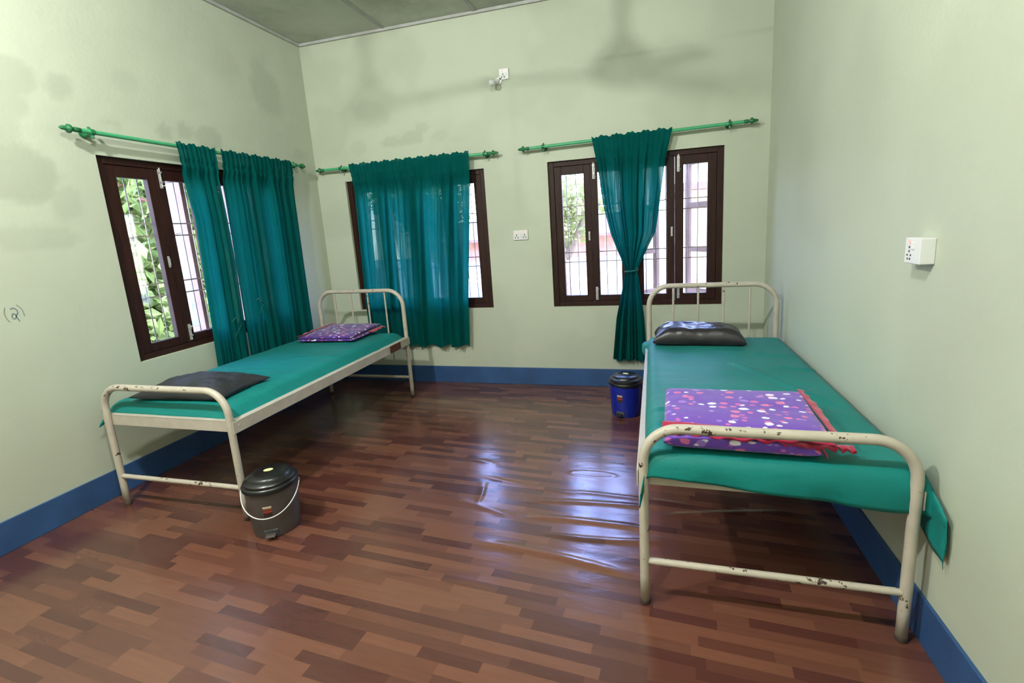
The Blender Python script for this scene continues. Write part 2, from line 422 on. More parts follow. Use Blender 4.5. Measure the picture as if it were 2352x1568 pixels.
def stain_left(U, Z):
    n = fbm(U*3.0+3, Z*3.0, 4, 11)-.5; n2 = fbm(U*7, Z*7, 3, 21)-.5
    s = .10*sstep(-.05, .12, n)*sstep(1.0, 1.6, Z)
    for (y, z, a, b, k, soft) in ((-2.42, 2.50, .20, .10, .30, .35), (-2.14, 2.47, .09, .10, .32, .25), (-1.55, 2.335, .07, .07, .40, .2), (-1.40, 2.36, .07, .06, .38, .2), (-1.22, 2.34, .10, .08, .34, .25),
            (-2.50, 1.98, .26, .16, .42, .3), (-2.55, 2.25, .20, .20, .30, .3), (-2.22, 1.80, .10, .12, .26, .3), (-2.45, 1.62, .24, .07, .22, .3), (-.52, 2.85, .20, .34, .30, .6), (-.95, 2.95, .22, .20, .16, .7),
            (-1.75, 2.62, .16, .12, .22, .4), (-.22, 2.33, .12, .10, .25, .4), (-2.9, 2.2, .3, .5, .35, .4), (-1.9, 2.32, .10, .05, .25, .3)):
        d = np.hypot((U-y)/a, (Z-z)/b)+n*1.5+n2*.8
        s = np.maximum(s, 1.25*k*sstep(1.0, 1.0-soft, d))
    return np.clip(s, 0, 1)
def stain_right(U, Z):
    return .16*sstep(.5, .7, fbm(U*1.3, Z*1.3, 4, 41))
make_wall('wall_back', (0, 0, 0), (1, 0, 0), (0, 1, 0), -T, W+T, [(MX0, MX1, BZ0, BZ1), (RX0, RX1, BZ0, BZ1)], .03, marks_back)
make_wall('wall_left', (0, 0, 0), (0, 1, 0), (-1, 0, 0), YB, 0, [(LY0, LY1, LZ0, LZ1)], .03, stain_left)
make_wall('wall_right', (W, 0, 0), (0, 1, 0), (1, 0, 0), YB, 0, [], .03, stain_right, .06)
make_wall('wall_front', (0, YB, 0), (1, 0, 0), (0, -1, 0), -T, W+T, [], .03, None, .4)

# floor with the wrinkles of the loose vinyl sheet
fx = lines(0, W, [2.3, 3.7], .03); fy = lines(YB, 0, [-2.9, -1.1], .03)
fx = np.unique(np.concatenate([fx, np.linspace(2.3, 3.7, 110)])); fy = np.unique(np.concatenate([fy, np.linspace(-2.9, -1.1, 170)]))
X, Y = np.meshgrid(fx, fy, indexing='ij')
def ridge(p, q, w, h, bend=0):
    (ax, ay), (bx, by) = p, q; dx, dy = bx-ax, by-ay; L = math.hypot(dx, dy)
    t = ((X-ax)*dx+(Y-ay)*dy)/L/L; d = ((Y-ay)*dx-(X-ax)*dy)/L-bend*4*t*(1-t)
    return h*np.exp(-(d/w)**2)*sstep(-.05, .2, t)*sstep(1.05, .8, t)
Z = np.zeros_like(X)
for a in [((2.55, -1.98), (3.35, -1.93), .02, .006, .02), ((2.6, -2.12), (3.3, -2.12), .022, .007, .015), ((2.75, -2.24), (3.35, -2.2), .02, .006, -.02),
          ((2.45, -2.36), (3.2, -2.46), .025, .008, .02), ((2.8, -1.84), (3.5, -1.88), .018, .004, .01), ((2.25, -1.75), (2.9, -1.86), .018, .004, -.02),
          ((2.28, -1.8), (2.33, -2.05), .014, .004, .01), ((3.2, -1.72), (3.9, -1.62), .02, .005, .02), ((1.9, -1.52), (2.3, -1.6), .02, .003, .01),
          ((2.0, -2.0), (2.6, -2.15), .022, .003, .02), ((1.7, -2.75), (2.6, -2.62), .03, .003, .02), ((3.3, -2.0), (4.0, -1.85), .02, .004, .01)]:
    Z += ridge(*a)
el = np.hypot((X-2.93)/.135, (Y+1.63)/.032); Z += .0022*np.exp(-((el-1)/.16)**2)
Z += .0016*(fbm(X*2.2, Y*7, 3, 51)-.5)*2*np.exp(-(((X-3.0)/.7)**2+((Y+2.0)/.6)**2))+.0012*(fbm(X*3, Y*3, 2, 61)-.5)
edge = sstep(0, .15, X)*sstep(0, .15, W-X)*sstep(0, .15, -Y)
Z = np.maximum(Z*edge, -.0008)
mb = MB(); mb.grid(np.stack([X, Y, Z], -1)); mb.box(-T, W+T, YB-T, T, -.30, -.004)
tag(mb.build('floor', M_floor, smooth=True), kind='structure')

# skirting
HB = .172
for nm, b in (('baseboard_back', (0, W, -.012, 0)), ('baseboard_left', (0, .012, YB, -.012)), ('baseboard_right', (W-.012, W, YB, -.012))):
    mb = MB(); mb.box(b[0], b[1], b[2], b[3], 0.0, HB); tag(mb.build(nm, M_base, bevel=.003), kind='structure')

# ceiling: slab, boards and battens
mb = MB(); mb.box(-T, W+T, YB-T, T, H+.012, H+.14); ceil = tag(mb.build('ceiling', M_ceil), kind='structure')
sx = [0, .935, 1.83, 2.73, 3.63, W]; sy = [0, -1.83, -3.66, YB]
for i in range(5):
    for j in range(3):
        mb = MB(); mb.box(sx[i]+.004, sx[i+1]-.004, sy[j+1]+.004, sy[j]-.004, H, H+.011); mb.build('ceiling_board', M_ceil, ceil)
for i in range(1, 5):
    mb = MB(); mb.box(sx[i]-.017, sx[i]+.017, YB+.02, -.022, H-.010, H-.0002); mb.build('batten', M_batten, ceil, bevel=.003)
for j in (1, 2):
    for i in range(5):
        mb = MB(); mb.box(sx[i]+.02, sx[i+1]-.02, sy[j]-.017, sy[j]+.017, H-.010, H-.0002); mb.build('batten', M_batten, ceil, bevel=.003)
for nm, b in (('trim_back', (0, W, -.022, 0)), ('trim_left', (0, .022, YB, -.022)), ('trim_right', (W-.022, W, YB, -.022))):
    mb = MB(); mb.box(*b, H-.026, H); tag(mb.build(nm, M_batten, bevel=.005), kind='structure')

# ------------------------------------------------------------------ windows
def frame_mb(mb, x0, x1, z0, z1, wl, wr, wb, wt, y0, y1):
    mb.box(x0, x0+wl, y0, y1, z0, z1); mb.box(x1-wr, x1, y0, y1, z0, z1)
    mb.box(x0+wl, x1-wr, y0, y1, z0, z0+wb); mb.box(x0+wl, x1-wr, y0, y1, z1-wt, z1); return mb
def bolt(parent, x, z, L, up):
    mb = MB(); mb.box(x-.011, x+.011, .0275, .031, z, z+L)
    mb.tube([(x, .023, z+.005), (x, .023, z+L-.005)], .005, 8)
    kz = z+(.018 if up else L-.018); mb.tube([(x, .023, kz), (x+.016, .012, kz)], .0045, 8)
    for k in (.3, .75): mb.box(x-.010, x+.010, .016, .029, z+L*k-.006, z+L*k+.006)
    mb.build('tower_bolt', M_bolt, parent, bevel=.001)
def make_window(name, loc, rz, w, h, leafs, leaf_glass):
    root = tag(empty(name, loc, rz), kind='structure')
    mb = MB(); frame_mb(mb, 0, w, 0, h, .05, .05, .04, .045, .025, .105); mb.box(.70, .76, .026, .104, .04, h-.045)
    mb.build('frame', M_wood, root, bevel=.003)
    sash = [(.05, .376, .065, .061), (.376, .70, .059, .067), (.76, 1.086, .063, .066), (1.086, w-.05, .07, .071)]
    for i, (a, b, wl, wr) in enumerate(sash):
        a += .001; b -= .001
        mb = MB(); frame_mb(mb, a, b, .042, h-.047, wl, wr, .058, .072, .031, .074)
        s = mb.build('sash', M_wood, root, bevel=.003)
        mb = MB(); mb.box(a+wl-.005, b-wr+.005, .051, .054, .097, h-.115); mb.build('pane', M_glass, s)
        if i in (1, 3):
            bolt(s, a+.028, h-.175, .145, True); bolt(s, a+.028, .055, .12, False)
        else:
            mb = MB(); mb.box(b-.032, b-.016, .027, .031, .60, .68); mb.box(b-.029, b-.019, .018, .028, .615, .665); mb.build('sash_handle', M_bolt, s, bevel=.002)
    k = 0
    gx = .055
    while gx < w-.02:
        mb = MB(); mb.tube([(gx, .135, .0), (gx, .135, h)], .0040, 6); mb.build('grille_bar', M_grill, root, smooth=True); gx += .0875
    for gz in (.402, .492, .827, .913):
        mb = MB(); mb.box(0, w, .129, .133, gz-.0045, gz+.0045); mb.build('grille_bar', M_grill, root)
    for (hx, ang, L) in leafs:     # outer casements standing open beyond the bars
        lf = empty('outer_casement', (hx, .20, .03), ang, root)
        hh = h-.06; mb = MB(); frame_mb(mb, 0, L, 0, hh, .055, .055, .07, .06, -.017, .017)
        z1, z2 = hh*.345, hh*.665
        mb.box(.055, L-.055, -.016, .016, z1-.025, z1+.025); mb.box(.055, L-.055, -.016, .016, z2-.025, z2+.025)
        mb.build('casement_frame', M_wood2, lf, bevel=.003)
        for (a, b) in ((.07, z1-.025), (z1+.025, z2-.025), (z2+.025, hh-.06)):
            mb = MB(); mb.box(.055, L-.055, -.002, .002, a, b); mb.build('pane', leaf_glass, lf)
    return root
make_window('window_1', (0, LY0, LZ0), PI/2, LY1-LY0, LZ1-LZ0, [(.70, R_[0]*0+PI/2, .33), (1.43, PI/2+.2, .33)], M_dusty)
make_window('window_2', (MX0, 0, BZ0), 0, MX1-MX0, BZ1-BZ0, [(.04, PI/2+.5, .33)], M_clear)
make_window('window_3', (RX0, 0, BZ0), 0, RX1-RX0, BZ1-BZ0, [(.72, .82, .34), (1.42, PI-.95, .36)], M_clear)

# ------------------------------------------------------------------ curtain rods
def finial(mb, c, d, mi=1):
    prof = [(.0, .0135), (.030, .0155), (.034, .012), (.044, .011), (.052, .024), (.062, .026), (.070, .016), (.078, .013), (.092, .012), (.106, .004), (.108, .0015)]
    c = Vector(c); d = Vector(d).normalized()
    mb.tube([c+d*(t-.035) for t, r in prof], [r for t, r in prof], 14, mi)
def rod(label, p, q, wall, br):
    p = Vector(p); q = Vector(q); d = (q-p).normalized(); mid = (p+q)/2
    root = tag(empty('curtain_rod', mid), label, 'curtain rod')
    mb = MB(); mb.tube([p+d*.075-mid, q-d*.075-mid], .0135, 14); mb.build('pole', M_rod, root, auto=True)
    for e, dd in ((p+d*.073, -d), (q-d*.073, d)):
        mb = MB(); finial(mb, e-mid, dd, 0); mb.build('finial', M_rodk, root, smooth=True, )
    for t in br:
        c = p+(q-p)*t-mid; wv = Vector(wall)
        mb = MB(); mb.tube([c+wv*.069, c+wv*.062], .028, 14); mb.tube([c+wv*.066+Vector((0, 0, -.012)), c+wv*.03+Vector((0, 0, -.016)), c+Vector((0, 0, -.019))], [.013, .009, .009], 10)
        ring = [c+d*s for s in (-.011, .011)]; mb.tube(ring, .0185, 14); mb.tube([c+Vector((0, 0, -.013)), c+Vector((0, 0, -.036))], [.008, .010], 8)
        mb.tube([c+Vector((0, 0, .014))+wv*.01, c+Vector((0, 0, .030))+wv*.02], [.008, .007], 8)
        mb.build('bracket', M_rodk, root, auto=True)
    return root
DR = .07
rod('green curtain rod with pointed finials on the left wall', (DR, -2.244, 2.232), (DR, -.234, 2.222), (-1, 0, 0), (.083, .93))
rod('short green curtain rod on back wall beside the left corner', (.051, -DR, 2.199), (1.978, -DR, 2.192), (0, 1, 0), (.15, .93))
rod('sloping green curtain rod over the right-hand window', (2.157, -DR, 2.197), (4.106, -DR, 2.228), (0, 1, 0), (.118, .894))

# ------------------------------------------------------------------ curtains
def curtain(label, place, xl, xr, zt, zb, nf, amp, seed, tie=None, nx=220, nz=90, group=None, hem=.012, sag=0):
    """xl(t), xr(t): left / right edge along wall at t=0 (top) .. 1 (hem); place(u, d, z) -> world"""
    rnd = np.random.RandomState(seed); s = np.linspace(0, 1, nx); t = np.linspace(0, 1, nz)
    t = np.concatenate([np.linspace(0, .06, 12, endpoint=False), np.linspace(.06, 1, nz-12)]); nz = len(t)
    ph = 2*PI*(nf*s+.95*np.interp(s, np.linspace(0, 1, 9), rnd.rand(9)*2-1)); ph2 = 2*PI*(nf*.47*s+rnd.rand())
    ph3 = 2*PI*(nf*2.2*s+.6*np.interp(s, np.linspace(0, 1, 12), rnd.rand(12)))
    P = np.zeros((nx, nz, 3)); lw = np.interp(s, np.linspace(0, 1, 13), .55+.8*rnd.rand(13))
    for j, tt in enumerate(t):
        a, b = xl(tt), xr(tt); z = zt(s)-(zt(s)-(zb+sag*s+hem*np.sin(ph2)))*tt
        k = amp(tt); head = math.exp(-(tt/.045)**2)
        off = k*lw*(np.sin(ph+.5*math.sin(3*tt))*.75+.35*np.sin(ph2+tt*1.6))*(1-.6*head)+.004*head*np.sin(ph3)+.0025*np.sin(ph3+tt*3)*(1-head)
        if tt < .055: off = off*.5
        u = a+(b-a)*s+.006*np.sin(ph*1+1.3+tt)*min(1, tt*4)*(b-a)
        d = DR-.004+off-.0  # distance from the wall
        d = np.maximum(d, .022); hw = 1-float(sstep(.075, .13, tt)); d = d*(1-hw)+(DR+.020+.5*off+.0018*np.sin(ph3)-.010*math.exp(-((tt-.072)/.008)**2))*hw
        hd = (tt < .03)
        for i in range(nx):
            zz = z[i]+((.004*math.sin(ph3[i])+.007*math.sin(ph2[i]*1.7+1))*max(0, 1-tt/.05))
            P[i, j] = place(u[i], d[i], zz)
    c0 = P.mean((0, 1)); c0[2] = P[..., 2].min()
    o = empty('curtain', tuple(c0)); tag(o, label, 'curtain', group)
    P = P-c0
    mb = MB(); mb.grid(P); mb.build('cloth', M_curt, o, smooth=True)
    # stitched header band in front of the rod
    jb = int(np.searchsorted(t, .062))
    return o, P, c0
back = lambda u, d, z: (u, -d, z)
left = lambda u, d, z: (d, u, z)
I = lambda ts, vs: (lambda t: float(np.interp(t, ts, vs)))
const = lambda a, b: (lambda s: a+(b-a)*s)
g = None
curtain('wide teal curtain drawn over the window nearest the corner', back, I([0, .05, .15, .75, 1], [.446, .462, .47, .44, .44]), I([0, .1, .75, 1], [1.700, 1.69, 1.575, 1.545]),
        const(2.225, 2.228), .395, 13, I([0, .06, .3, 1], [.014, .018, .030, .032]), 3, hem=.012)
curtain('teal curtain tied at its waist before the right-hand window', back, I([0, .12, .3, .42, .55, .585, .63, .8, 1], [2.811, 2.855, 2.90, 2.955, 3.05, 3.072, 3.055, 2.985, 2.945]),
        I([0, .12, .3, .42, .55, .585, .63, .8, 1], [3.465, 3.412, 3.365, 3.33, 3.20, 3.172, 3.185, 3.225, 3.245]), const(2.232, 2.240), .275, 7,
        I([0, .06, .3, .55, .585, .65, 1], [.012, .018, .030, .022, .014, .022, .032]), 5, nx=200, hem=.008)
cl1 = curtain('narrow teal curtain hanging slanted, left one on the left wall', left, I([0, .08, .3, 1], [-1.565, -1.545, -1.49, -1.53]), I([0, .08, .5, 1], [-1.25, -1.252, -1.232, -1.245]),
        const(2.252, 2.250), .50, 4, I([0, .06, .3, 1], [.012, .017, .024, .022]), 8, nx=110)
cl2 = curtain('gathered teal curtain nearest the corner on the left wall', left, I([0, .2, .6, 1], [-1.20, -1.192, -1.203, -1.218]), I([0, .2, .7, 1], [-.44, -.452, -.455, -.455]),
        const(2.25, 2.248), .50, 8, I([0, .06, .3, 1], [.012, .018, .026, .024]), 13, nx=170)
# tie-back cords
def at(root, c0): return root
mb = MB()
tie_pts = []
for k in range(28):
    a = 2*PI*k/28; tie_pts.append((3.122+.054*math.cos(a), -DR+.001-.036*math.sin(a), 1.092+.006*math.cos(a)))
tr = [o for o in bpy.data.objects if o.get('label', '').startswith('teal curtain tied')][0]
tl = Vector(tr.location)
mb.tube([Vector(p)-tl for p in tie_pts], .0075, 8, closed=True)
mb.tube([Vector((3.16, -.108, 1.098))-tl, Vector((3.168, -.114, 1.125))-tl, Vector((3.182, -.112, 1.11))-tl], .005, 6)
tag(mb.build('tie_back', M_curt_head, tr, smooth=True), 'narrow teal tie-back knotted round the waist')
for (cl, pts) in ((cl1, [(-1.40, .118, .93), (-1.36, .122, .955), (-1.33, .12, .95), (-1.35, .124, .92), (-1.31, .12, .90)]),
                  (cl2, [(-1.13, .118, 1.06), (-1.10, .124, 1.075), (-1.07, .12, 1.07), (-1.10, .126, 1.045), (-1.06, .12, 1.02)])):
    t0 = Vector(cl[0].location); mb = MB(); mb.tube([Vector((d, u, z))-t0 for u, d, z in pts], .005, 6)
    mb.tube([Vector((d, u, z))-t0 for u, d, z in pts[2:]+[(pts[0][0]+.01, .12, pts[0][2]-.12)]], .0035, 6)
    mb.build('tie_back', M_curt_head, cl[0], smooth=True)

# ------------------------------------------------------------------ beds
def make_bed(loc, rz, w, label):
    root = tag(empty('hospital_bed', loc, rz), label, 'bed')
    L = 1.966; r = .0188
    def end(name, y, h, cr, spind):
        o_pts = [(0, y, .012), (0, y, .12), (0, y, h-cr)]+arc((cr, y, h-cr), cr, PI, PI/2, 12, (1, 0, 0), (0, 0, 1))[1:]
        o_pts += arc((w-cr, y, h-cr), cr, PI/2, 0, 12, (1, 0, 0), (0, 0, 1))+[(w, y, .12), (w, y, .012)]
        mb = MB(); mb.tube(o_pts, r, 16); e = mb.build(name, M_bed, root, smooth=True)
        mb = MB(); mb.tube([(r*.8, y, .19), (w-r*.8, y, .19)], .0135, 12); mb.build('cross_bar', M_bed, e, auto=True)
        for x in (0, w):
            mb = MB(); mb.lathe([(.0200, 0.001), (.0208, .004), (.0203, .016), (.0193, .018)], 14, (x, y, 0)); mb.build('foot_cap', M_foot, e, auto=True)
        if spind:
            for k in range(1, 5):
                x = w*k/5; mb = MB(); mb.tube([(x, y, .565), (x, y, h-.012)], .0075, 10); mb.build('spindle', M_bed, e, auto=True)
    end('footboard', 0, .754, .135, False); end('headboard', L, 1.024, .15, True)
    for x, s in ((0, 1), (w, -1)):
        mb = MB(); xo = x-s*.026
        mb.box(min(xo, xo+s*.006), max(xo, xo+s*.006), -.008, L+.008, .513, .580); mb.box(min(xo, xo+s*.045), max(xo, xo+s*.045), .022, L-.022, .5745, .5805)
        for yy in (.0, L): mb.tube([(xo-s*.002, yy+(.03 if yy == 0 else -.03), .55), (xo+s*.002, yy+(.03 if yy == 0 else -.03), .55)], .008, 8)
        sr = mb.build('side_rail', M_rail, root, bevel=.0015)
    for y, s in ((0, 1), (L, -1)):
        mb = MB(); yo = y+s*.010
        mb.box(.016, w-.016, min(yo, yo+s*.006), max(yo, yo+s*.006), .515, .580); mb.box(.016, w-.016, min(yo, yo+s*.045), max(yo, yo+s*.045), .5745, .5803)
        mb.build('end_rail', M_rail, root, bevel=.0015)
    mb = MB(); mb.box(.024, w-.024, .05, L-.05, .562, .573); mb.build('deck', M_deck, root)
    return root
BL = make_bed((.1803, -2.4063, 0), .0048, .90, 'cream metal hospital bed under the left wall window')
BR = make_bed((3.2555, -2.5919, 0), -.008, .881, 'cream metal hospital bed against the plain right wall')
mb = MB(); mb.box(.92, .9285, 1.62, 1.80, .514, .579); pr = mb.build('rust_patch', M_rust, BL); tag(pr, 'bare brown patch on the side rail')

def sheet(label, x0, x1, y0, y1, zt, rad, sk, bulge, wr, seed, post=None, step=.018):
    """cloth over a box; sk = dict of skirt length functions"""
    Lx, Ly = x1-x0, y1-y0
    def axis(L, ka, kb):
        n = int((L+ka+kb)/step)+1; return np.linspace(-ka, L+kb, n)
    kL, kR, kN, kF = (max(f(0), f(.5), f(1)) for f in (sk['l'], sk['r'], sk['n'], sk['f']))
    s = axis(Lx, kL, kR); t = axis(Ly, kN, kF)
    SS, TT = np.meshgrid(s, t, indexing='ij')
    us = np.clip(SS/Lx, 0, 1); ut = np.clip(TT/Ly, 0, 1)
    def fold(v, L, fa, fb, ka, kb, other):
        ea = np.clip(-v, 0, None)/max(ka, 1e-6)*np.vectorize(fa)(other); eb = np.clip(v-L, 0, None)/max(kb, 1e-6)*np.vectorize(fb)(other)
        return ea, eb
    la, lb = fold(SS, Lx, sk['l'], sk['r'], kL, kR, ut); na, nb = fold(TT, Ly, sk['n'], sk['f'], kN, kF, us)
    def dist_in(v, L): return np.minimum(np.clip(v, 0, L), L-np.clip(v, 0, L))
    X = x0+np.clip(SS, 0, Lx); Y = y0+np.clip(TT, 0, Ly)
    # rounded shoulder
    dx = dist_in(SS, Lx); dy = dist_in(TT, Ly)
    def sh(d): 
        q = np.clip(1-d/rad, 0, 1); return rad*.55*(1-np.sqrt(np.clip(1-q*q, 0, 1)))
    dz = np.hypot(sh(dx), sh(dy))
    drop = np.hypot(la+lb, na+nb)
    out = .35*rad*(1-np.exp(-drop/.03))
    ux = np.where(lb > 0, 1, 0)-np.where(la > 0, 1, 0); uy = np.where(nb > 0, 1, 0)-np.where(na > 0, 1, 0)
    X = X+ux*out; Y = Y+uy*out
    Zz = zt+bulge(us, ut)-dz-drop
    n = fbm(SS*4+3, TT*9, 4, seed); n2 = fbm(SS*14, TT*3, 3, seed+7)
    top = (drop == 0)
    Zz = Zz+wr*(n-.5)*2*np.where(top, np.clip((dx+.02)/.08, .2, 1), .25)
    wv = .006*(n2-.5)*2*np.clip(drop/.05, 0, 1)
    X = X+ux*wv; Y = Y+uy*wv
    if post: X, Y, Zz = post(SS, TT, X, Y, Zz, us, ut, drop, la, lb, na, nb)
    P = np.stack([X, Y, Zz], -1); c = np.array([(x0+x1)/2, (y0+y1)/2, zt-.06]); P = P-c
    mb = MB(); mb.grid(P)
    o = mb.build('bed_sheet', M_sheet, smooth=True, loc=tuple(c), solid=.004)
    return tag(o, label, 'bed sheet')
def crease(Zz, SS, TT, p, q, w, h):
    (ax, ay), (bx, by) = p, q; L = math.hypot(bx-ax, by-ay)
    t = ((SS-ax)*(bx-ax)+(TT-ay)*(by-ay))/L/L; d = ((TT-ay)*(bx-ax)-(SS-ax)*(by-ay))/L
    return Zz+1.8*h*np.exp(-(d/(w*.85))**2)*sstep(-.05, .15, t)*sstep(1.05, .8, t)
def postL(SS, TT, X, Y, Z, us, ut, drop, la, lb, na, nb):
    Z = crease(Z, SS, TT, (.55, .9), (.92, 1.05), .02, .006); Z = crease(Z, SS, TT, (.7, .2), (.90, .75), .015, .004)
    Z = crease(Z, SS, TT, (.75, 1.0), (.95, 1.5), .02, .005)
    # wall-side corner hangs past the post
    cor = np.clip(la/.05, 0, 1)*sstep(.08, .0, ut); Y = Y-.035*cor; Z = Z-.02*cor
    return X, Y, np.maximum(Z, np.where(la > 0, .50, .578))
k = lambda a, b=None: (lambda t: a if b is None else a+(b-a)*t)
sheet('smooth teal bed sheet tucked over the left bed', .130, 1.040, -2.352, -.478, .640, .075, dict(l=k(.06), r=k(.04), n=k(.03), f=k(.03)),
      lambda u, v: .010*np.sin(PI*u)*np.sin(PI*v), .005, 71, postL)
def postR(SS, TT, X, Y, Z, us, ut, drop, la, lb, na, nb):
    Z = crease(Z, SS, TT, (.45, 1.25), (.85, .55), .014, .006); Z = crease(Z, SS, TT, (.55, 1.10), (.80, .86), .012, .004)
    Z = crease(Z, SS, TT, (.62, 1.45), (.92, 1.38), .012, .004); Z = crease(Z, SS, TT, (.7, 1.15), (.93, 1.12), .012, .005)
    Z = crease(Z, SS, TT, (.02, .3), (.12, .34), .012, .004); Z = crease(Z, SS, TT, (.0, .45), (.14, .47), .012, .004)
    c1 = sstep(0, .05, lb)*sstep(.10, .0, ut); Y = Y-.085*c1*(.35+.65*sstep(0, .05, na)); X = np.minimum(X-.012*c1, 4.188)
    c2 = sstep(0, .05, la)*sstep(0, .05, na); Y = Y-.055*c2; X = X-.012*c2; Z = Z-.03*c2
    c3 = sstep(0, .04, la)*sstep(.90, .99, ut); X = X-.04*c3; Z = Z+.015*c3
    fr = sstep(.02, .1, na)*(1-np.clip((la+lb)/.03, 0, 1)); Y = Y-fr*(.006*np.sin(SS*19)+.014*(fbm(SS*5, na*22, 3, 5)-.5))
    return X, Y, Z
sheet('creased teal bed sheet hanging loosely off the right bed', 3.272, 4.176, -2.587, -.652, .642, .05,
      dict(l=k(.10), r=lambda t: .10+.11*max(0, 1-t*7), n=lambda u: .052+.066*min(1, max(0, u)*1.15), f=k(.06)),
      lambda u, v: .008*np.sin(PI*u)*np.sin(PI*v), .006, 91, postR)

# ------------------------------------------------------------------ pillows
def pillow(label, loc, rz, a, b, h, mat, seed, tilt=0, pw=2.5, pin=.10):
    n = 64; u = np.linspace(-1, 1, n); v = np.linspace(-1, 1, n); U, V = np.meshgrid(u, v, indexing='ij')
    X = a*U*(1-pin*(1-V*V)*U*U); Y = b*V*(1-pin*(1-U*U)*V*V)
    e = (1-np.abs(U)**pw)*(1-np.abs(V)**pw); t = h*np.clip(e, 0, 1)**.5
    wn = (fbm(U*3, V*3, 3, seed)-.5)*.026*np.clip(e*3, 0, 1)+.006*np.sin(6*U+3*V)*np.exp(-((U-.2)/.4)**2)*np.clip(e*2, 0, 1)
    zb = .012*(U*U*V*V)
    top = np.stack([X, Y, zb+t*.80+wn+.003], -1); bot = np.stack([X, Y, zb*np.ones_like(X)-np.minimum(t*.12, .010)+.0], -1)
    bot[..., 2] = np.maximum(bot[..., 2], .0)
    mb = MB(); mb.grid(top); mb.grid(bot, flip=True)
    o = mb.build('pillow', mat, smooth=True, loc=loc); o.rotation_euler = (tilt, 0, rz)
    bm = bmesh.new(); bm.from_mesh(o.data); bmesh.ops.remove_doubles(bm, verts=bm.verts, dist=.0032); bmesh.ops.recalc_face_normals(bm, faces=bm.faces)
    for f in bm.faces: f.smooth = True
    bm.to_mesh(o.data); bm.free()
    return tag(o, label, 'pillow')
pillow('matt black pillow at the near end of the left bed', (.595, -2.125, .653), .06, .325, .20, .105, M_pil1, 3)
pillow('glossy black pillow at the head of the right bed', (3.605, -.815, .656), -.045, .305, .165, .138, M_pil2, 9, pw=5, pin=.05)

# ------------------------------------------------------------------ folded blankets
def slab(x0, x1, y0, y1, z0, z1, seed, lift=None, n=40, mm=36, rr=.5):
    """soft folded layer: closed rounded slab"""
    u = np.linspace(-1, 1, n); v = np.linspace(-1, 1, mm); U, V = np.meshgrid(u, v, indexing='ij')
    h = (z1-z0)/2; e = np.clip((1-np.abs(U)**9)*(1-np.abs(V)**9), 0, 1)**.5
    X = (x0+x1)/2+(x1-x0)/2*U; Y = (y0+y1)/2+(y1-y0)/2*V
    wob = (fbm(X*9, Y*9, 3, seed)-.5)
    X = X+.012*(fbm(Y*7, X*0+3, 2, seed+4)-.5)*np.abs(U)**4; Y = Y+.014*(fbm(X*7, Y*0+1, 2, seed+5)-.5)*np.abs(V)**4
    lf = lift(U, V) if lift else 0
    top = np.stack([X, Y, (z0+z1)/2+h*e+.014*wob*e+lf], -1); bot = np.stack([X, Y, (z0+z1)/2-h*e+lf*.9], -1)
    mb = MB(); mb.grid(top); mb.grid(bot, flip=True); return mb
def weld(o):
    bm = bmesh.new(); bm.from_mesh(o.data); bmesh.ops.remove_doubles(bm, verts=bm.verts, dist=.001); bmesh.ops.recalc_face_normals(bm, faces=bm.faces)
    for f in bm.faces: f.smooth = True
    bm.to_mesh(o.data); bm.free(); return o
def strip(pts, wdir, wd, n, ruff, fr, seed, dz=0):
    pts = [np.array(p, float) for p in pts]; seg = np.linspace(0, len(pts)-1, n); wdir = np.array(wdir, float)
    P = np.zeros((n, 6, 3))
    for i, s in enumerate(seg):
        k = min(int(s), len(pts)-2); f = s-k; c = pts[k]*(1-f)+pts[k+1]*f
        for j in range(6):
            w = j/5; P[i, j] = c+wdir*wd*w*(1+.12*math.sin(i*.55+seed)+.15*math.sin(i*.13+seed*2))+np.array((0, 0, ruff*w*math.sin(i*fr+seed)+dz*w))
    mb = MB(); mb.grid(P); return mb
# right bed blanket
rb = tag(empty('folded_blanket', (3.625, -2.325, .656), -.04), 'purple spotted fleece blanket with crimson trim on right bed', 'blanket')
weld(slab(-.285, .250, -.250, .205, .0, .050, 3).build('bottom_fold', M_blank1, rb, smooth=True))
weld(slab(-.283, .285, -.195, .232, .054, .088, 6, lambda U, V: .012*sstep(.4, 1, U)*sstep(0, 1, V)-.010*sstep(-.3, -1, V)*sstep(.5, -.5, U)).build('top_fold', M_blank1, rb, smooth=True))
mb = strip([(-.292, -.185, .060), (-.1, -.190, .058), (.1, -.200, .054), (.28, -.205, .046), (.36, -.17, .030)], (0, -1, -.22), .034, 150, .006, .42, 1)
mb.build('ruffled_trim', M_trim, rb, smooth=True, solid=.004)
mb = strip([(-.290, -.165, .078), (-.2, -.172, .080), (-.05, -.178, .076), (.08, -.190, .070), (.29, -.190, .060)], (0, -1, -.35), .032, 120, .006, .33, 4)
mb.build('ruffled_trim', M_trim, rb, smooth=True, solid=.004)
mb = strip([(.268, .228, .096), (.275, .12, .092), (.280, .0, .088), (.285, -.18, .084)], (1, 0, -.30), .028, 60, .0025, .5, 2)
mb.build('ruffled_trim', M_trim, rb, smooth=True, solid=.004)
mb = strip([(.245, -.246, .044), (.246, -.1, .047), (.248, .1, .047)], (1, 0, -1.6), .024, 40, .003, .5, 5)
mb.build('ruffled_trim', M_trim, rb, smooth=True, solid=.004)
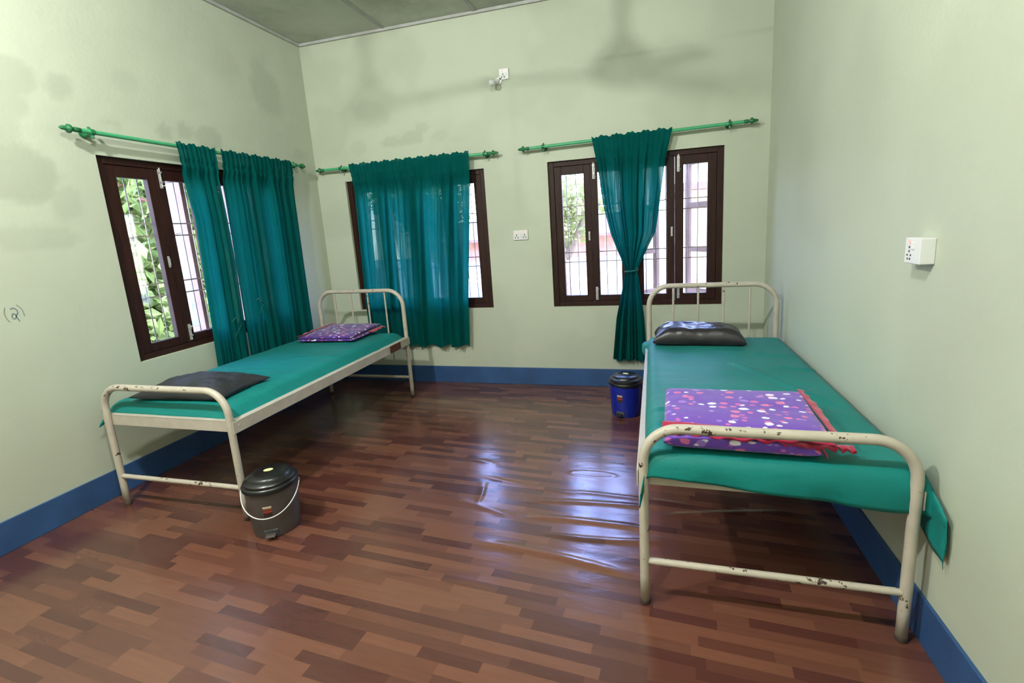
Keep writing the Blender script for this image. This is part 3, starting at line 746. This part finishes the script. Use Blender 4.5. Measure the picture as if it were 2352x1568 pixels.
# left bed blanket
lb_ = tag(empty('folded_blanket', (.575, -.685, .656), .05), 'deep purple spotted blanket folded at the far end of left bed', 'blanket')
weld(slab(-.275, .265, -.265, .255, .0, .030, 13).build('bottom_fold', M_blank2, lb_, smooth=True))
weld(slab(-.270, .245, -.26, .26, .031, .062, 16, lambda U, V: -.010*sstep(.2, 1, -V)).build('top_fold', M_blank2, lb_, smooth=True))
mb = strip([(-.232, -.255, .058), (-.235, 0, .068), (-.232, .25, .070)], (-1, 0, -.22), .048, 60, .006, .45, 2)
mb.build('ruffled_trim', M_trim, lb_, smooth=True, solid=.004)
mb = strip([(.245, .02, .028), (.250, .15, .030), (.250, .25, .032)], (1, 0, -.2), .04, 40, .005, .45, 7)
mb.build('ruffled_trim', M_trim, lb_, smooth=True, solid=.004)

# ------------------------------------------------------------------ pedal bins
def make_bin(loc, rz, mat, label, handle):
    root = tag(empty('pedal_bin', loc, rz), label, 'bin')     # front is -y
    mb = MB(); mb.lathe([(.108, .002), (.112, .0), (.116, .012), (.1185, .05), (.119, .052), (.1275, .25), (.128, .262), (.120, .262), (.118, .25), (.11, .03), (.02, .02)], 48)
    mb.build('body', mat, root, auto=True)
    mb = MB(); mb.lathe([(.118, .256), (.1345, .252), (.1375, .256), (.1375, .270), (.134, .276), (.128, .279), (.127, .290), (.121, .297), (.105, .303), (.101, .312), (.092, .320), (.06, .3265), (.02, .328), (.001, .328)], 48)
    lid = mb.build('lid', M_blackp, root, auto=True)
    mb = MB(); mb.box(-.02, .02, .118, .15, .24, .285); mb.build('lid_hinge', M_blackp, lid, bevel=.004)
    mb = MB()
    vs = [(0, 0, .3302)]+[(.024*math.cos(2*PI*i/24), .016*math.sin(2*PI*i/24), .3300) for i in range(24)]
    mb.add(vs, [(0, i+1, (i+1) % 24+1) for i in range(24)])
    mb.add([(x, y, z-.0018) for x, y, z in vs], [(0, (i+1) % 24+1, i+1) for i in range(24)])
    tag(mb.build('lid_sticker', M_oval, lid), 'pale yellow oval sticker')
    # label patch on the cone
    mb = MB(); n = 10
    rows = [(.128, 0), (.150, 2), (.163, 0), (.168, 3), (.176, 1), (.186, 0), (.190, 0)]
    for (za, mi), (zb, _) in zip(rows, rows[1:]):
        P = np.zeros((n, 2, 3))
        for i in range(n):
            aa = -PI/2+(i/(n-1)-.5)*.34
            for j, z in enumerate((za, zb)):
                rr = .119+(z-.052)/.198*.0085+.0009; P[i, j] = (rr*math.cos(aa), rr*math.sin(aa), z)
        mb.grid(P, mi)
    tag(mb.build('label_sticker', M_stk, root), 'small dark sticker with red and white print')
    # pedal in a dark recess
    mb = MB(); mb.box(-.034, .034, -.1215, -.10, .014, .050); mb.build('pedal_recess', M_slot, root, bevel=.004)
    mb = MB(); mb.box(-.024, .024, -.150, -.10, .020, .030); mb.build('pedal', M_greyp if mat is M_greyp else M_blackp, root, bevel=.004)
    if handle:
        pts = []
        for i in range(33):
            a = PI*i/32; px = .142*math.cos(a); dn = math.sin(a)
            pts.append((px, -.150*dn**.9, .250-.118*dn))
        mb = MB(); mb.tube(pts, .0028, 8); tag(mb.build('bail_handle', M_wire, root, smooth=True), 'white wire carrying handle')
        for s in (-1, 1):
            mb = MB(); mb.tube([(s*.126, 0, .250), (s*.146, 0, .250)], .009, 10); mb.build('handle_lug', mat, root, auto=True)
    else:
        pts = [(.142*math.cos(PI*i/24), .146*math.sin(PI*i/24), .25-.06*math.sin(PI*i/24)) for i in range(25)]
        mb = MB(); mb.tube(pts, .0028, 8); mb.build('bail_handle', M_wire, root, smooth=True)
        for s in (-1, 1):
            mb = MB(); mb.tube([(s*.126, 0, .250), (s*.146, 0, .250)], .009, 10); mb.build('handle_lug', mat, root, auto=True)
make_bin((1.305, -2.425, .0015), .52, M_greyp, 'charcoal pedal bin with black lid beside left bed leg', True)
make_bin((3.085, -.625, .0015), -.35, M_bluep, 'bright blue pedal bin with black lid behind right bed', False)

# ------------------------------------------------------------------ sockets and bulb
def holes3(mb, cx, cz, y, s=1):
    mb.box(cx-.0035*s, cx+.0035*s, y, y+.003, cz+.006*s, cz+.021*s); mb.box(cx-.0016, cx+.0016, y, y+.003, cz-.006*s, cz+.006*s)
    for d in (-1, 1): mb.box(cx+d*.013*s-.0035*s, cx+d*.013*s+.0035*s, y, y+.003, cz-.018*s, cz-.003*s)
def socket(name, loc, rz, w, h, dep, sets, label, fn=None):
    root = tag(empty(name, loc, rz), label, 'socket')       # local -y faces the room
    mb = MB(); mb.box(-w/2, w/2, -dep, 0, -h/2, h/2); mb.build('plate', M_white, root, bevel=.003)
    for (cx, cz, lx, lz) in sets:
        mb = MB(); holes3(mb, cx, cz, -dep-.0012); mb.build('pin_holes', M_slot, root)
        mb = MB(); mb.tube([(lx, -dep+.001, lz), (lx, -dep-.002, lz)], .0065, 12); tag(mb.build('indicator', M_led, root), 'glowing red indicator')
        mb = MB(); sxx = cx+.024; mb.box(sxx-.006, sxx+.006, -dep-.004, -dep+.001, -.012, .012)
        if len(sets) == 1 and dep < .03: mb.build('switch', M_white, root, bevel=.002)
    return root
socket('wall_socket', (2.056, 0, 2.850), 0, .086, .090, .014, [(-.008, -.014, -.014, .024)], 'small white socket high on the back wall beside bulb')
ds = socket('wall_socket', (2.121, 0, 1.453), 0, .140, .088, .014, [(-.038, -.012, -.040, .026), (.038, -.012, .038, .028)], 'white double socket between the two back windows')
for x in (-.008, .008):
    mb = MB(); mb.box(x-.007, x+.007, -.018, -.013, -.016, .016); mb.build('switch', M_white, ds, bevel=.002)
rs = socket('wall_socket', (W, -2.385, 1.358), PI/2*-1, .098, .088, .046, [], 'boxy white socket on the right wall')
mb = MB(); y = -.0475
mb.tube([(-.018, y+.002, .012), (-.018, y, .012)], .004, 8); mb.box(-.020, -.016, y, y+.003, -.006, .002)
for dx in (-.011, .011):
    mb.tube([(-.018+dx, y+.002, -.015), (-.018+dx, y, -.015)], .0035, 8); mb.tube([(-.018+dx*.7, y+.002, -.028), (-.018+dx*.7, y, -.028)], .0035, 8)
mb.build('pin_holes', M_slot, rs)
mb = MB(); mb.tube([(-.016, y+.003, .030), (-.016, y-.001, .030)], .006, 12); tag(mb.build('indicator', M_led, rs), 'glowing red indicator')
mb = MB(); mb.box(-.001, .014, y-.003, y+.002, .005, .030); mb.build('switch', M_white, rs, bevel=.002)
# bulb in an angled holder beside the small socket
bu = tag(empty('light_bulb', (2.005, 0, 2.800)), 'unlit white bulb in a wall holder on back wall', 'bulb')
d = Vector((-.30, -.90, -.30)).normalized(); b0 = Vector((0, 0, 0))
mb = MB(); mb.tube([(0, -.001, 0), (0, -.014, 0)], [.032, .028], 20); mb.tube([b0+d*.008, b0+d*.055], [.019, .018], 16); mb.build('bulb_holder', M_white, bu, auto=True)
pr = [(.053, .013), (.065, .014), (.080, .021), (.096, .0275), (.112, .030), (.127, .0275), (.139, .019), (.146, .008), (.147, .001)]
mb = MB(); mb.tube([b0+d*t for t, r in pr], [r for t, r in pr], 20); mb.build('glass_bulb', M_bulb, bu, smooth=True)

# ------------------------------------------------------------------ hand-written numeral on the left wall
wr = tag(empty('handwritten_numeral', (0, -2.607, 1.228)), 'faint blue handwritten digit in brackets on the left wall', 'writing')
def ink(pts, wd, mat, nm):
    P = np.array(pts, float); n = 40; s = np.linspace(0, len(P)-1, n)
    # Catmull-Rom in (y, z)
    Q = []
    for t in s:
        k_ = min(int(t), len(P)-2); f = t-k_; p0 = P[max(k_-1, 0)]; p1 = P[k_]; p2 = P[k_+1]; p3 = P[min(k_+2, len(P)-1)]
        Q.append(.5*((2*p1)+(-p0+p2)*f+(2*p0-5*p1+4*p2-p3)*f*f+(-p0+3*p1-3*p2+p3)*f**3))
    Q = np.array(Q); tg = np.gradient(Q, axis=0); tg /= np.linalg.norm(tg, axis=1)[:, None]+1e-9; nr = np.stack([-tg[:, 1], tg[:, 0]], -1)
    G = np.zeros((n, 2, 3)); G[:, 0, 1:] = Q-nr*wd/2; G[:, 1, 1:] = Q+nr*wd/2; G[..., 0] = .0012
    mb = MB(); mb.grid(G); mb.build(nm, mat, wr, solid=.0012)
def pxw(px, py):   # crop pixels of the numeral -> wall metres around its centre
    return ((px-640)/1568*80*.00182, -(py-780)/1568*80*.00208)
ink([pxw(*p) for p in ((500, 525), (590, 475), (690, 495), (780, 600), (800, 720), (740, 830), (650, 790), (590, 745), (520, 830), (500, 940), (580, 1020), (680, 960), (690, 860), (720, 1000), (800, 1180))], .0042, M_ink, 'digit_stroke')
ink([pxw(*p) for p in ((290, 410), (220, 600), (215, 800), (260, 980), (350, 1150))], .0035, M_ink2, 'bracket_stroke')
ink([pxw(*p) for p in ((820, 350), (940, 470), (1030, 650), (1060, 850), (1060, 960))], .0035, M_ink2, 'bracket_stroke')

# ------------------------------------------------------------------ ceiling fan (hangs above the top edge of the picture; casts the soft shadows on the back wall)
fan = tag(empty('ceiling_fan', (1.90, -2.20, H)), 'white three-bladed ceiling fan hanging over the room centre', 'fan')
mb = MB(); mb.lathe([(.020, -.28), (.020, -.08), (.05, -.05), (.06, -.012), (.06, -.0105)], 20); mb.build('down_rod', M_white, fan, auto=True)
mb = MB(); mb.lathe([(.02, -.40), (.07, -.39), (.105, -.365), (.11, -.335), (.09, -.305), (.045, -.26), (.03, -.23)], 28); mb.build('motor', M_white, fan, auto=True)
for kk in range(3):
    a = PI*.83+kk*2*PI/3; ca, sa = math.cos(a), math.sin(a)
    mb = MB(); P = []
    for (r0, hw) in ((.10, .016), (.17, .04), (.32, .048), (.48, .05), (.52, .04)):
        for sgn in (-1, 1): P.append((r0*ca-sgn*hw*sa, r0*sa+sgn*hw*ca, -.350+sgn*.012))
    vs = P+[(x, y, z-.004) for x, y, z in P]; fs = []
    for i in range(4):
        fs += [(2*i, 2*i+1, 2*i+3, 2*i+2), (10+2*i, 10+2*i+2, 10+2*i+3, 10+2*i+1), (2*i, 2*i+2, 12+2*i, 10+2*i), (2*i+1, 11+2*i, 13+2*i, 2*i+3)]
    fs += [(0, 10, 11, 1), (8, 9, 19, 18)]
    mb.add(vs, fs); mb.build('blade', M_white, fan)

# ------------------------------------------------------------------ outdoors
M_ground = varied('yard_ground', (.40, .36, .28, 1), .9, .25, 2)
M_bark = varied('tree_bark', (.22, .16, .12, 1), .9, .3, 12, .4)
def leaf_mat(name, c1, c2):
    q = NM(name); at_ = q.n('ObjectInfo'); g = q.n('NewGeometry'); v = q.coord(); wn = q.noise(v, 3.2, 2)
    col = q.ramp(wn, [(.35, c1), (.65, c2)])
    d = q.n('BsdfDiffuse'); q.l(col, d.inputs[0]); t = q.n('BsdfTranslucent'); q.l(q.mix(.4, col, (.5, .6, .12, 1)), t.inputs[0])
    ms = q.n('MixShader'); ms.inputs[0].default_value = .45; q.l(d.outputs[0], ms.inputs[1]); q.l(t.outputs[0], ms.inputs[2]); q.l(ms.outputs[0], q.out.inputs[0]); return q.m
M_leaf = leaf_mat('fresh_leaf', (.15, .23, .06, 1), (.32, .38, .16, 1))
M_leaf2 = leaf_mat('olive_leaf', (.17, .20, .08, 1), (.34, .34, .18, 1))
M_flower = varied('pink_petal', (.75, .25, .30, 1), .8)
mb = MB(); mb.box(-26, 26, -16, 34, -.75, -.55); tag(mb.build('ground', M_ground), kind='structure')
def leaves(rng, centers, n, size, flowers=0):
    V = []; F = []; MI = []
    for i in range(n):
        c, r = centers[rng.randint(len(centers))]
        p = rng.normal(size=3); p /= np.linalg.norm(p); p = np.array(c)+p*np.array(r)*rng.rand()**.4
        s = size*(.6+.8*rng.rand()); a = rng.normal(size=3); a /= np.linalg.norm(a); b = np.cross(a, rng.normal(size=3)); b /= np.linalg.norm(b)+1e-9
        k_ = len(V); nrm = np.cross(a, b)*s*.25
        V += [tuple(p-a*s), tuple(p+b*s*.45+nrm), tuple(p+a*s), tuple(p-b*s*.45+nrm)]; F += [(k_, k_+1, k_+2), (k_, k_+2, k_+3)]
        MI += [1 if rng.rand() < flowers else 0]*2
    mb = MB(); mb.v = V; mb.f = F; mb.m = MI; return mb
def tree(name, label, cat, loc, trunk, centers, n, size, mat, seed, flowers=0, group=None):
    root = tag(empty(name, loc), label, cat, group); rng = np.random.RandomState(seed)
    mb = MB()
    for pts, r0, r1 in trunk:
        N = len(pts); mb.tube(pts, [r0+(r1-r0)*i/(N-1) for i in range(N)], 10)
    if trunk: mb.build('trunk', M_bark, root, smooth=True)
    o = leaves(rng, centers, n, size, flowers).build('foliage', [mat, M_flower], root); o['kind'] = 'stuff'
    return root
# beyond the left window
tree('bushy_tree', 'bright green leafy tree close outside the left window', 'tree', (-3.95, 1.15, -.56), [([(0, 0, 0), (.1, .1, 1.2), (.0, .1, 2.2), (.3, -.3, 5.0)], .12, .05), ([(.05, .1, 1.6), (.7, -.5, 2.3), (1.1, -.7, 2.6)], .04, .015), ([(.05, .1, 1.2), (.6, .5, 2.0), (1.2, .9, 2.3)], .04, .015)],
     [((0, 0, 2.2), (1.5, 1.9, 1.6)), ((.5, -.8, 1.4), (1.1, 1.4, 1.2)), ((.2, 1.2, 2.8), (1.3, 1.3, 1.2)), ((.6, .2, .7), (1.0, 1.6, .7)), ((.3, -.2, 2.0), (1.1, 1.2, 1.0)), ((.2, -.3, 3.9), (1.4, 2.2, 1.1)), ((.1, -.4, 5.2), (1.3, 2.0, 1.1)), ((.3, -1.2, 3.0), (1.2, 1.4, 1.0))], 15000, .10, M_leaf, 3, .006)  # high crown clumps added out of view to keep sky reflection off the floor
tree('bushy_tree', 'second green tree farther beyond the left window', 'tree', (-8.6, 4.6, -.56), [([(0, 0, 0), (0, .1, 1.5), (.2, 0, 3.5)], .16, .06)],
     [((0, 0, 2.8), (2.2, 2.8, 2.2)), ((.3, -2.0, 1.6), (1.6, 2.0, 1.5)), ((.6, 2.0, 1.6), (1.6, 2.0, 1.5))], 5200, .13, M_leaf2, 5, .02)
tree('leafy_shrub', 'low leafy shrub under the left window view', 'shrub', (-1.45, -1.0, -.56), [], [((0, 0, .6), (.5, 1.0, .6))], 1500, .07, M_leaf, 8, .03)
# beyond the back windows
tree('forked_tree', 'pale forked tree trunk beyond the right-hand window', 'tree', (1.75, 4.6, -.56), [([(0, 0, 0), (.05, 0, .9), (-.1, .1, 1.6), (-.35, .2, 2.2), (-.55, .2, 2.9)], .16, .06), ([(-.05, .05, 1.4), (.3, .1, 2.1), (.45, 0, 2.8)], .08, .04), ([(-.3, .15, 2.1), (-.9, .1, 2.7), (-1.5, 0, 2.9)], .04, .015)],
     [((-.5, 0, 2.75), (.9, .6, .45)), ((.2, .2, 2.5), (.7, .6, .45)), ((-1.1, .1, 2.7), (.6, .5, .4)), ((-.2, .2, 2.0), (.7, .5, .4))], 2300, .075, M_leaf2, 11)
tree('forked_tree', 'slender tree standing beyond the corner window', 'tree', (-1.8, 5.6, -.56), [([(0, 0, 0), (.1, 0, 1.2), (-.1, 0, 2.2), (.1, 0, 3.0)], .13, .05)],
     [((0, 0, 2.85), (1.3, .7, .4)), ((.4, 0, 2.4), (.9, .7, .5))], 1700, .08, M_leaf, 17)
tree('leafy_shrub', 'low sunlit shrub at the foot of the forked tree', 'shrub', (2.15, 3.3, -.56), [], [((0, 0, .35), (.8, .5, .45)), ((-.9, .4, .3), (.6, .4, .35))], 1300, .06, M_leaf, 19)
# low outbuilding across the yard
M_redw = varied('faded_red_boards', (.55, .25, .19, 1), .85, .2, 6); M_roof = varied('brown_tin_roof', (.17, .10, .08, 1), .8, .2, 5)
M_whw = varied('whitewashed_wall', (.75, .77, .85, 1), .8); M_bluet = varied('blue_tarpaulin', (.30, .42, .75, 1), .7)
hb = tag(empty('outbuilding', (.6, 9.6, -.56)), 'low red-walled outbuilding with brown roof across the yard', 'building')
mb = MB(); mb.box(-4.2, 2.4, 0, 3, 0, 1.15); mb.build('plinth_wall', M_whw, hb)
for i in range(16):
    mb = MB(); x = -4.2+i*.4; mb.box(x+.006, x+.394, .02+.012*(i % 2), .08+.012*(i % 2), 1.15, 1.80); mb.build('wall_board', M_redw, hb)
mb = MB(); mb.add([(-4.6, -.5, 1.74), (2.6, -.5, 1.74), (2.6, 3.3, 2.35), (-4.6, 3.3, 2.35), (-4.6, -.5, 1.82), (2.6, -.5, 1.82), (2.6, 3.3, 2.43), (-4.6, 3.3, 2.43)], [(0, 3, 2, 1), (4, 5, 6, 7), (0, 1, 5, 4), (1, 2, 6, 5), (2, 3, 7, 6), (3, 0, 4, 7)]); mb.build('roof', M_roof, hb)
hw = tag(empty('pale_house', (5.6, 7.6, -.56)), 'pale peach house wall at far right outside', 'building')
mb = MB(); mb.box(-1.6, 3, 0, 4, 0, 2.7); mb.build('wall', varied('peach_plaster', (.85, .62, .45, 1), .8), hw)
mb = MB(); mb.box(-1.9, 3.3, -.4, 4.4, 2.7, 2.85); mb.build('roof_slab', M_roof, hw)
mb = MB(); P = np.zeros((14, 8, 3))
for i in range(14):
    for j in range(8): P[i, j] = (-1.2+i*.12, 5.9+.25*j/7+.03*math.sin(i*1.3+j), -.52+.85*(1-(j/7-.5)**2*4*.25)-.5*abs(j/7-.5)*.8)
mb.grid(P); tag(mb.build('tarpaulin', M_bluet, smooth=True, solid=.01), 'blue tarpaulin heap on the sunny ground outside', 'tarpaulin')
